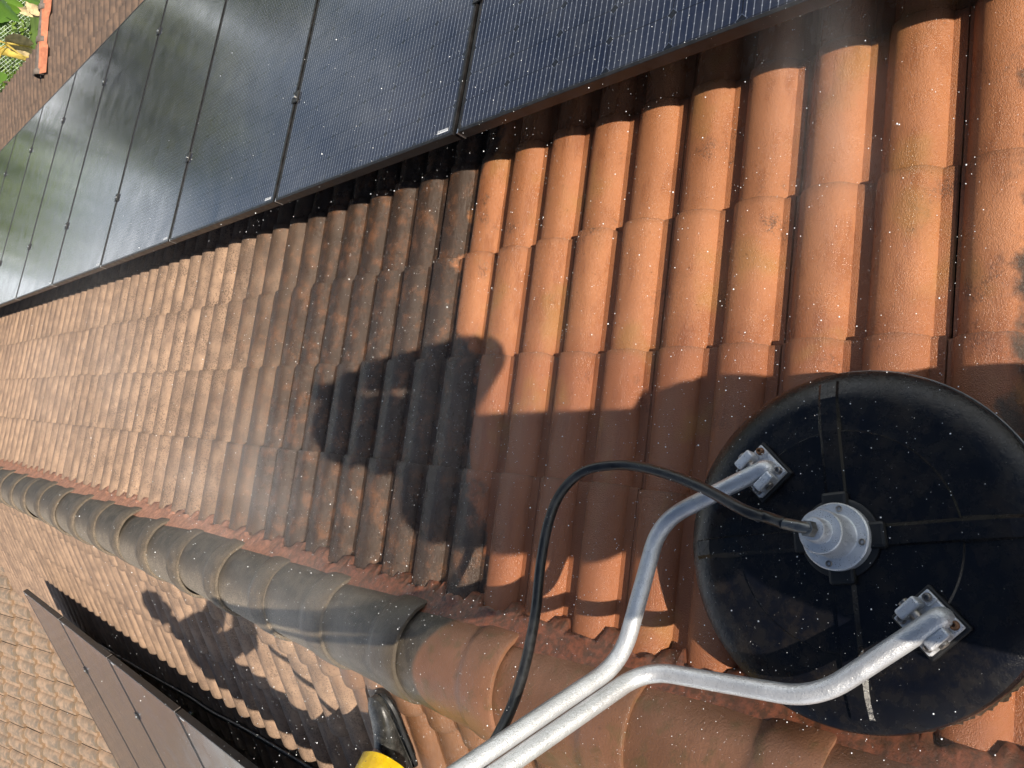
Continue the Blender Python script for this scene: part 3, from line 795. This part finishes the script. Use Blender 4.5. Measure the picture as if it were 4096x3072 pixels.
def wellington():
    m = NT("wet_black_boot")
    f = m.noise(45, 4, .6)
    m.put(m.b.inputs['Base Color'], m.mix(m.rng(f, .4, .7), (.020, .020, .019), (.055, .054, .050)))
    m.put(m.b.inputs['Roughness'], m.rng(m.noise(18, 4), .3, .7, .16, .38)); m.bump(m.math('ADD', m.noise(300, 2), m.math('MULTIPLY', m.noise(35, 3), .5)), .3, .003); return m.m
m_boot = wellington()
def roof_z(x):
    return -x*tan(THR) if x > 0 else x*tan(THL)
def boot(parent, heel, fdir, up, shaft_top, L=.295, sole=.012):
    """rubber boot: heel point on the roof, pointing along fdir; shaft rises to shaft_top"""
    f = Vector(fdir).normalized(); u = Vector(up).normalized(); f = (f-u*f.dot(u)).normalized(); r = f.cross(u); h = Vector(heel)
    # foot: sections (x along foot, half-width, top height, side offset)
    secs = [(.000, .030, .070), (.012, .037, .085), (.045, .041, .105), (.090, .041, .112), (.130, .043, .098), (.170, .048, .080), (.210, .0525, .068), (.245, .0515, .060), (.272, .043, .052), (.289, .027, .042), (.296, .010, .030)]
    V, F = [], []; n = 18
    for x, w, t in secs:
        for k in range(n):
            a = 2*pi*k/n; ca, sa = cos(a), sin(a)
            yy = w*math.copysign(abs(ca)**.75, ca); zz = sole+(t-sole)*(.5+.5*math.copysign(abs(sa)**.8, sa))
            V.append(h+f*(x*L/.295)+r*(yy+.006*sin(x*9))+u*zz)
    for i in range(len(secs)-1):
        for k in range(n): F.append((i*n+k, i*n+(k+1) % n, (i+1)*n+(k+1) % n, (i+1)*n+k))
    F.append(list(range(n))[::-1]); F.append(list(range((len(secs)-1)*n, len(secs)*n)))
    # shaft
    b0 = len(V); st = Vector(shaft_top); a0 = h+f*.052+u*.075; m_ = 7
    for i in range(m_+1):
        q = i/m_; c = a0.lerp(st, q); rad = .046+.010*q
        for k in range(n): V.append(c+(f*cos(2*pi*k/n)*rad*1.08+r*sin(2*pi*k/n)*rad))
    for i in range(m_):
        for k in range(n): F.append((b0+i*n+k, b0+i*n+(k+1) % n, b0+(i+1)*n+(k+1) % n, b0+(i+1)*n+k))
    o = mesh_obj("boot", V, F, m_boot, parent, True)
    # sole and welt
    V, F = [], []
    ring = [(x, w+.001) for x, w, t in secs]
    for z in (0, .007, .0075, .014):
        g = .0 if z < .0074 else (-.0005 if z < .01 else -.003)
        for x, w in ring: V.append(h+f*((x*L/.295)*1.012-.001)+r*(w+g+.006*sin(x*9))+u*z)
        for x, w in ring[::-1]: V.append(h+f*((x*L/.295)*1.012-.001)+r*(-(w+g)+.006*sin(x*9))+u*z)
    n2 = len(ring)*2
    for i in range(3):
        for k in range(n2): F.append((i*n2+k, i*n2+(k+1) % n2, (i+1)*n2+(k+1) % n2, (i+1)*n2+k))
    F.append(list(range(n2))[::-1])
    mesh_obj("sole", V, F, m_rubber, o, True)
    # welt seam
    bm = bmesh.new(); add_tube(bm, [h+f*(x*L/.295)+r*((w+.0015)+.006*sin(x*9))+u*(.024+.012*(x/.296)**2) for x, w, t in secs[1:]]+[h+f*(x*L/.295)+r*(-(w+.0015)+.006*sin(x*9))+u*(.024+.012*(x/.296)**2) for x, w, t in secs[:0:-1]], .0022, 6)
    bm_obj("welt", bm, m_boot, o, True)
    return o
def trouser_leg(bm, pts, radii, seed=0, n=30):
    """loose leg: lofted rings with sagging folds"""
    pts = catmull([Vector(p) for p in pts], 6); m_ = len(pts)-1
    import bisect
    rings = []; N = Vector((0, 1, 0))
    for i, p in enumerate(pts):
        q = i/m_; t = (pts[min(i+1, m_)]-pts[max(i-1, 0)]).normalized(); N = (N-t*N.dot(t)).normalized(); B = t.cross(N)
        x = q*(len(radii)-1); k = min(int(x), len(radii)-2); rad = radii[k]+(radii[k+1]-radii[k])*(x-k)
        rr = []
        for j in range(n):
            a = 2*pi*j/n
            w = rad*(1+.10*mnoise.noise(Vector((cos(a)*1.4+seed, sin(a)*1.4, q*7)))+.05*mnoise.noise(Vector((cos(a)*3+seed, sin(a)*3, q*16))))
            rr.append(bm.verts.new(p+N*(w*cos(a))+B*(w*sin(a))))
        rings.append(rr)
    for p, q in zip(rings[:-1], rings[1:]):
        for k in range(n): bm.faces.new((p[k], p[(k+1) % n], q[(k+1) % n], q[k]))
    bm.faces.new(rings[-1])

# --- helper with the yellow trousers, standing on the far slope and steadying the handle (mostly below the frame)
def build_person(name, label, feet, knees, hips, chest, neck, headc, fdir, arms, mats, boots, hood=False):
    root = tag(empty(name, feet[0]), label, "person")
    bm = bmesh.new()
    hipc = (Vector(hips[0])+Vector(hips[1]))/2
    for k in range(2):
        a = Vector(feet[k]); capsule(bm, a+Vector((0, 0, .09)), knees[k], .042, .058); capsule(bm, knees[k], hips[k], .060, .085)
        fd = Vector(boots[k][1]).normalized(); capsule(bm, a+fd*.0+Vector((0, 0, .045)), a+fd*.14+Vector((0, 0, .03)), .034, .026)
    capsule(bm, hips[0], hips[1], .10, .10); capsule(bm, hipc, chest, .125, .13)
    sh = [Vector(arms[0][0]), Vector(arms[1][0])]
    capsule(bm, sh[0], sh[1], .075, .075); capsule(bm, chest, neck, .12, .062); capsule(bm, neck, headc, .055, .055)
    for s, el, wr, pd, pn, ts, cu in arms:
        capsule(bm, s, el, .052, .040); capsule(bm, el, wr, .041, .028); hand(bm, wr, pd, pn, ts, cu)
    head(bm, headc, fdir)
    body = remesh(bm_obj("body", bm, m_skin, root), .0062, 3)
    eyes(root, headc, fdir, m_eye, m_iris)
    # hair / cap
    f = Vector(fdir).normalized(); u = Vector((0, 0, 1)); u = (u-f*u.dot(f)).normalized(); r = f.cross(u); R = Matrix((r, f, u)).transposed()
    bm = bmesh.new(); ellipsoid(bm, Vector(headc)+u*.050-f*.022, .084, .096, .088, R); ellipsoid(bm, Vector(headc)+u*.0-f*.055, .076, .06, .09, R)
    if mats.get('cap'): ellipsoid(bm, Vector(headc)+u*.03, .140, .120, .125, R); ellipsoid(bm, Vector(headc)-u*.09-f*.04, .145, .09, .13, R); capsule(bm, Vector(headc)+u*.075+f*.06, Vector(headc)+u*.06+f*.15, .055, .045)
    remesh(bm_obj("hood" if mats.get('cap') else "hair", bm, mats['hair'], root), .007, 3)
    # jacket
    bm = bmesh.new()
    low = hipc-Vector((0, 0, .16)) if mats.get('long') else hipc
    capsule(bm, chest, hipc, .150, .150); capsule(bm, hipc, low, .155, .165); capsule(bm, sh[0], sh[1], .092, .092); capsule(bm, chest, neck, .14, .07)
    capsule(bm, hips[0], hips[1], .125, .125)
    for s, el, wr, *_ in arms: k_ = mats.get('bulk', 1); capsule(bm, s, el, .070*k_, .058*k_); capsule(bm, el, Vector(el).lerp(Vector(wr), .93), .058*k_, .046*k_)
    remesh(bm_obj("jacket", bm, mats['jacket'], root), .009, 4)
    # trousers
    bm = bmesh.new()
    for k in range(2):
        a, kn, hp_ = Vector(feet[k]), Vector(knees[k]), Vector(hips[k])
        trouser_leg(bm, [boots[k][3], boots[k][3].lerp(kn, .5), kn, kn.lerp(hp_, .5), hp_], boots[k][4], k*5.0)
    o = bm_obj("trousers", bm, mats['trousers'], root, True)
    s = o.modifiers.new("sub", 'SUBSURF'); s.levels = s.render_levels = 1
    for k in range(2): boot(root, boots[k][0], boots[k][1], boots[k][2], boots[k][5])
    return root
# visible boot: sole on the tiles, toe towards the ridge; the helper squats behind it, just below the frame
fdirL = (-dL+Vector((0, .05, 0))).normalized()
bh = ML(.530, 2.150, .056); h2 = ML(.80, 1.50, .056)
h2 = ML(1.02, 1.80, .056)
kn1 = Vector((-.68, 2.0, .34)); kn2 = Vector((-.78, 1.80, .22))
leg = (.084, .092, .096, .102, .110, .124, .135)
b1 = (bh, fdirL, nL, bh+fdirL*.100+nL*.108+Vector((0, -.045, 0)), leg, bh+fdirL*.03+nL*.13)
b2 = (h2, fdirL, nL, h2+fdirL*.06+nL*.11, leg, h2+Vector((.08, .0, .20)))
build_person("person", "person in yellow waterproof trousers and black rubber boots standing beside the ridge",
    [bh+fdirL*.07, h2+fdirL*.07], [kn1, kn2], [(-.62, 1.99, .70), (-.64, 1.82, .70)], (-.57, 1.92, 1.06), (-.43, 1.92, 1.25), (-.335, 1.92, 1.41), (1, -.25, -.35),
    [((-.48, 2.09, 1.14), (-.25, 1.98, .90), (-.09, 1.70, .98), (.25, -.95, .1), (0, 0, -1), 1, .8), ((-.48, 1.74, 1.14), (-.27, 1.58, .93), (-.04, 1.38, 1.03), (.2, -.95, .1), (0, 0, -1), -1, .8)],
    {'hair': m_navy, 'jacket': m_navy, 'trousers': m_pvc, 'bulk': 1.1}, [b1, b2])
# --- photographer: stands behind the picture; only the shadow of the raised arm, head and coat is seen
fA, fB = MR(.72, -.30, .05), MR(.52, -.38, .05)
def mk(hp_, kn): return (hp_-Vector((0, .07, 0)), Vector((0, 1, -.0)), nR, hp_+Vector((0, -.03, .12)), (.095, .10, .105, .11, .112, .115, .13), hp_+Vector((0, -.03, .26)))
build_person("person", "photographer whose shadow with one raised arm falls over the cleaner and the tiles",
    [fA, fB], [fA+Vector((.02, .02, .40)), fB+Vector((-.01, .02, .42))], [(.72, -.32, .56), (.55, -.32, .56)], (.64, -.32, 1.0), (.67, -.31, 1.24), (.755, -.29, 1.415), (.25, 1, -.35),
    [((.80, -.30, 1.15), (.955, -.22, .95), (.925, -.10, 1.235), (-.25, .12, .95), (-.6, .7, 0), -1, .5), ((.495, -.30, 1.185), (.475, -.27, .88), (.50, -.16, .63), (.05, .35, -.9), (1, 0, 0), -1, .45)],
    {'hair': m_hair, 'jacket': m_navy, 'trousers': m_dark, 'long': 1, 'bulk': 1.32, 'cap': 1}, [mk(fA, 0), mk(fB, 0)])
ph = tag(empty("phone", CAMP-RF*.02), "smartphone held up by the photographer above the tiles", "phone")
PM = Matrix.Translation(CAMP-RF*.0225+RX*.030) @ Matrix((RX, RU, -RF)).transposed().to_4x4()
bm = bmesh.new(); add_box(bm, (0, 0, .006), .150, .072, .008, bevel=.003); bmesh.ops.transform(bm, matrix=PM, verts=bm.verts); bm_obj("case", bm, m_rubber, ph)
bm = bmesh.new(); add_box(bm, (0, 0, .0106), .142, .066, .001); bmesh.ops.transform(bm, matrix=PM, verts=bm.verts); bm_obj("screen", bm, m_cell, ph)

# ------------------------------------------------------------------ garden: ground, plants, netting, trees mirrored in the panels
def leaf_mat(name, a, b, rough=.5):
    m = NT(name); r = m.attr('rnd')
    m.put(m.b.inputs['Base Color'], m.mix(r, a, b)); m.b.inputs['Roughness'].default_value = rough
    m.b.inputs['Transmission Weight'].default_value = 0; return m.m
m_grass = plain("rough_grass", (.10, .17, .03), .9, nscale=1.2, namp=.5)
g = mesh_obj("ground", [(-150, -150, -4.3), (150, -150, -4.3), (150, 150, -4.3), (-150, 150, -4.3)], [(0, 1, 2, 3)], m_grass); tag(g, kind='structure')
def leaf_cloud(name, blobs, n, size, mat, parent=None, seed=0, up=.3, shell=.55):
    rng = random.Random(seed); V, F, R = [], [], []
    tot = sum(b[3]**2 for b in blobs)
    for (cx, cy, cz, rr, sq) in blobs:
        for _ in range(int(n*rr*rr/tot)):
            d = Vector((rng.gauss(0, 1), rng.gauss(0, 1), rng.gauss(0, 1))).normalized(); q = rr*(shell+(1-shell)*rng.random())
            p = Vector((cx, cy, cz))+Vector((d.x*q, d.y*q, d.z*q*sq))
            nn = (d*.6+Vector((rng.gauss(0, .6), rng.gauss(0, .6), rng.gauss(0, .6)+up))).normalized()
            a = nn.orthogonal().normalized(); a = (Matrix.Rotation(rng.random()*6.28, 3, nn) @ a); b = nn.cross(a); s = size*rng.uniform(.6, 1.3)
            i = len(V); V += [p-a*s, p+b*s*.42, p+a*s, p-b*s*.42]; F.append((i, i+1, i+2, i+3)); v = rng.random(); R += [v]*4
    return mesh_obj(name, V, F, mat, parent, False, {'rnd': R})
m_leaf1 = leaf_mat("tree_leaves", (.12, .19, .05), (.28, .36, .10)); m_leaf2 = leaf_mat("olive_leaves", (.10, .13, .035), (.24, .26, .075))
m_leaf3 = leaf_mat("ground_leaves", (.04, .085, .012), (.16, .25, .03)); m_bark = plain("bark", (.12, .085, .06), .9, nscale=8, bump=.6, bscale=20, bdist=.03)
def tree(x, y, h, r, mat, seed, label):
    rng = random.Random(seed); t = tag(empty("tree", (x, y, -4.3)), label, "tree", "trees mirrored in the panels")
    bm = bmesh.new(); hh = h*.5
    add_tube(bm, [Vector((x, y, -4.3)), Vector((x+.2, y, -4.3+hh*.5)), Vector((x+.1, y+.2, -4.3+hh*1.2))], .3, 10, True, lambda q: .34-.2*q)
    for k in range(5):
        a = rng.random()*6.28; b0 = Vector((x+.1, y+.1, -4.3+hh*(.6+.1*k))); add_tube(bm, [b0, b0+Vector((cos(a)*r*.4, sin(a)*r*.4, r*.3)), b0+Vector((cos(a)*r*.8, sin(a)*r*.8, r*.7))], .1, 6, True, lambda q: .13-.09*q)
    bm_obj("trunk", bm, m_bark, t, True)
    bl = []
    for k in range(9):
        a = rng.random()*6.28; q = rng.uniform(.2, .8)*r
        bl.append((x+cos(a)*q, y+sin(a)*q, -4.3+h*rng.uniform(.42, .86), r*rng.uniform(.38, .6), .8))
    bl.append((x, y, -4.3+h*.9, r*.4, .8))
    leaf_cloud("crown", bl, 2600, .27, mat, t, seed)
spec = [(3.5, 33, 9.0, 3.8), (8.5, 33, 7.4, 3.8), (13.0, 27, 9.0, 3.4), (17.0, 34, 11.6, 4.2), (20.0, 29, 7.0, 3.8), (27, 36, 11.0, 4.4), (25, 24, 7.0, 3.6), (34, 30, 9.0, 4.4)]
lbl = ["tall dark tree past the end of the roof, mirrored in the farthest panels", "low rounded tree beyond the banana, mirrored in far panels", "bushy olive tree behind the netting", "tallest dark tree behind the garden, mirrored mid-row",
       "low spreading tree right of the garden", "tall broad tree far behind the garden", "small olive tree at the near side of the garden", "broad tree at the far right of the garden"]
for i, (x, y, h, r) in enumerate(spec): tree(x, y, h, r, m_leaf1 if i % 3 != 2 else m_leaf2, 20+i, lbl[i])
# low ground cover below the eaves
rng = random.Random(5); bl = [(rng.uniform(4, 16), rng.uniform(15, 27), -4.25+rng.uniform(0, .35), rng.uniform(.5, 1.1), .55) for _ in range(130)]
tag(leaf_cloud("ground_cover", bl, 42000, .085, m_leaf3, None, 3, .9, .3), "low bright green leafy ground cover below the eaves", "ground cover", kind='stuff')
# wire netting
bm = bmesh.new(); NC = at(85, 105, 20.2); nx_ = Vector((.93, -.36, 0)).normalized(); nz_ = Vector((.10, .30, .95)).normalized()
for k in range(-14, 15):
    for s in (-1, 1):
        d = (nx_*s+nz_*.95).normalized(); o_ = NC+nx_*(k*.105)
        a, b = o_-d*.8, o_+d*.8
        add_tube(bm, [a, (a+b)/2+nx_.cross(nz_)*.02*sin(k*1.7), b], .0048, 4, False)
m_wire = plain("galvanised_wire", (.42, .52, .40), .5, .2)
net = tag(empty("wire_netting", NC-nz_*.8), "pale diamond wire netting standing in the green plants past the roof corner", "netting")
bm_obj("mesh", bm, m_wire, net)
for s in (-1, 1):
    bm = bmesh.new(); add_tube(bm, [NC+nx_*s*1.45-Vector((0, 0, 1.4)), NC+nx_*s*1.45+Vector((0, 0, .9))], .03, 8); bm_obj("post", bm, m_bark, net)
# banana plant with broad leaves and dry hanging ones
m_ban = leaf_mat("banana_leaf", (.06, .14, .018), (.14, .25, .035), .35); m_dry = plain("dry_leaf", (.55, .43, .24), .8, nscale=9, bump=.5, bscale=30, bdist=.02); m_yst = plain("yellow_stalk", (.45, .33, .06), .6, nscale=10)
def leaf_blade(bm, base, tip, width, droop, n=14, cup=.25):
    base, tip = Vector(base), Vector(tip); L = tip-base; side = L.cross(Vector((0, 0, 1))).normalized(); upv = side.cross(L).normalized(); R = []
    for i in range(n+1):
        q = i/n; c = base+L*q-Vector((0, 0, droop*q*q)); w = width*(sin(pi*min(1, q*.93+.07))**.6)*.5+.004
        R.append([bm.verts.new(c+side*w*k+upv*(abs(k)*w*cup+.012*sin(q*30+k*3))) for k in (-1, -.5, 0, .5, 1)])
    for p, q in zip(R[:-1], R[1:]):
        for k in range(4): bm.faces.new((p[k], p[k+1], q[k+1], q[k]))
BP = at(-150, 190, 17.0); BP.z = -4.3
ban = tag(empty("banana_plant", BP), "banana plant with broad green leaves and yellow drying stalks at the roof corner", "plant")
bm = bmesh.new(); add_tube(bm, [BP, BP+Vector((.05, 0, .6)), BP+Vector((.1, .05, 1.3))], .13, 12, True, lambda q: .15-.07*q); bm_obj("stem", bm, m_yst, ban, True)
lv = [((-30, 30, 15.6), (58, 38, 15.2), .24), ((-10, -10, 15.4), (52, 78, 14.9), .26), ((10, -20, 15.8), (70, 20, 15.6), .16), ((-60, 60, 15.5), (26, 66, 15.1), .26), ((-40, 110, 15.6), (8, 84, 15.4), .16), ((-30, 330, 15.6), (6, 300, 15.3), .25), ((60, -30, 16), (150, 12, 16.2), .16)]
for a, b, w in lv:
    bm = bmesh.new(); leaf_blade(bm, at(*a), at(*b), w, .12); me = bm_obj("leaf", bm, m_ban, ban, True)
    at_ = me.data.attributes.new('rnd', 'FLOAT', 'POINT'); at_.data.foreach_set('value', [random.random()*.5+.25]*len(me.data.vertices))
for a, b, w in [((20, 165, 16.2), (125, 175, 16.6), .30), ((25, 175, 16.2), (150, 215, 16.8), .22), ((110, -10, 17), (165, 55, 17), .35), ((40, 190, 16.4), (140, 205, 16.9), .12), ((60, 30, 17), (170, 60, 17.3), .18)]:
    bm = bmesh.new(); leaf_blade(bm, at(*a), at(*b), w, .05, cup=.5); bm_obj("dry_leaf", bm, m_dry, ban, True)
for a, b in [((-10, 160, 16.0), (30, 175, 16.1)), ((30, 180, 16.1), (125, 245, 16.4)), ((-20, 215, 16.0), (30, 178, 16.1)), ((28, 172, 16.1), (130, 190, 16.5)), ((-10, 250, 15.8), (30, 185, 16.1))]:
    bm = bmesh.new(); A_, B_ = at(*a), at(*b); add_tube(bm, [A_, A_.lerp(B_, .5)+Vector((0, 0, .03)), B_], .03, 8, True, lambda q: .024-.012*q); bm_obj("stalk", bm, m_yst, ban, True)

# ------------------------------------------------------------------ spray in the air
rng = random.Random(99); V, F = [], []
ico = bmesh.new(); bmesh.ops.create_icosphere(ico, subdivisions=1, radius=1.0); iv = [v.co.copy() for v in ico.verts]; iff = [[v.index for v in f.verts] for f in ico.faces]; ico.free()
def drop(p, r):
    i = len(V); V.extend([p+v*r for v in iv]); F.extend([[k+i for k in f] for f in iff])
for _ in range(9500):
    y = .35+abs(rng.gauss(0, 1.35)); x = rng.gauss(.45, .75); lim = roof_z(x)+.07
    z = lim+abs(rng.gauss(0, .33))
    p = Vector((x, y, z)); dist = (p-CAMP).length
    if dist < .45 or z > 1.5: continue
    drop(p, min(.0018, rng.lognormvariate(math.log(.00047), .55))*(.55+.45*dist/2))
m_water = plain("water_drop", (.86, .88, .90), .15)
tag(mesh_obj("water_droplets", V, F, m_water, None, True), "fine white water droplets flying in the air above the tiles", "spray", kind='stuff')

def mist_mat(name, d):
    m = bpy.data.materials.new(name); m.use_nodes = True; t = m.node_tree; t.nodes.remove(t.nodes["Principled BSDF"])
    v = t.nodes.new('ShaderNodeVolumePrincipled'); v.inputs['Color'].default_value = (.97, .98, 1, 1); v.inputs['Anisotropy'].default_value = 0
    tc = t.nodes.new('ShaderNodeTexCoord'); ln = t.nodes.new('ShaderNodeVectorMath'); ln.operation = 'LENGTH'; t.links.new(tc.outputs['Object'], ln.inputs[0])
    mr = t.nodes.new('ShaderNodeMapRange'); mr.interpolation_type = 'SMOOTHSTEP'; t.links.new(ln.outputs['Value'], mr.inputs[0])
    for k, x in enumerate((1.0, .05, 0.0, d)): mr.inputs[k+1].default_value = x
    nz = t.nodes.new('ShaderNodeTexNoise'); nz.inputs['Scale'].default_value = 2.2; nz.inputs['Detail'].default_value = 2; t.links.new(tc.outputs['Object'], nz.inputs['Vector'])
    m2 = t.nodes.new('ShaderNodeMapRange'); t.links.new(nz.outputs[0], m2.inputs[0]); m2.inputs[1].default_value = .35; m2.inputs[2].default_value = .65; m2.inputs[3].default_value = .25; m2.inputs[4].default_value = 1.6
    mu = t.nodes.new('ShaderNodeMath'); mu.operation = 'MULTIPLY'; t.links.new(mr.outputs[0], mu.inputs[0]); t.links.new(m2.outputs[0], mu.inputs[1]); t.links.new(mu.outputs[0], v.inputs['Density'])
    t.links.new(v.outputs[0], t.nodes["Material Output"].inputs['Volume']); return m
for c, r, d in [((.34, 2.9, .06), (.55, 1.1, .32), .24), ((.05, 2.1, .22), (.34, .60, .20), .28), ((1.30, .66, -.16), (.42, .16, .22), .45), ((.75, 5.0, -.05), (1.2, 2.2, .45), .07), ((.12, .30, .19), (.26, .34, .12), .6), ((.62, 1.55, -.02), (.5, .55, .18), .12)]:
    bm = bmesh.new(); ellipsoid(bm, (0, 0, 0), 1, 1, 1, None, 24); o = bm_obj("spray_mist", bm, mist_mat("spray_mist", d), None, True); o.location = c; o.scale = r
    tag(o, kind='stuff')
S.cycles.volume_step_rate = 4; S.cycles.volume_max_steps = 64
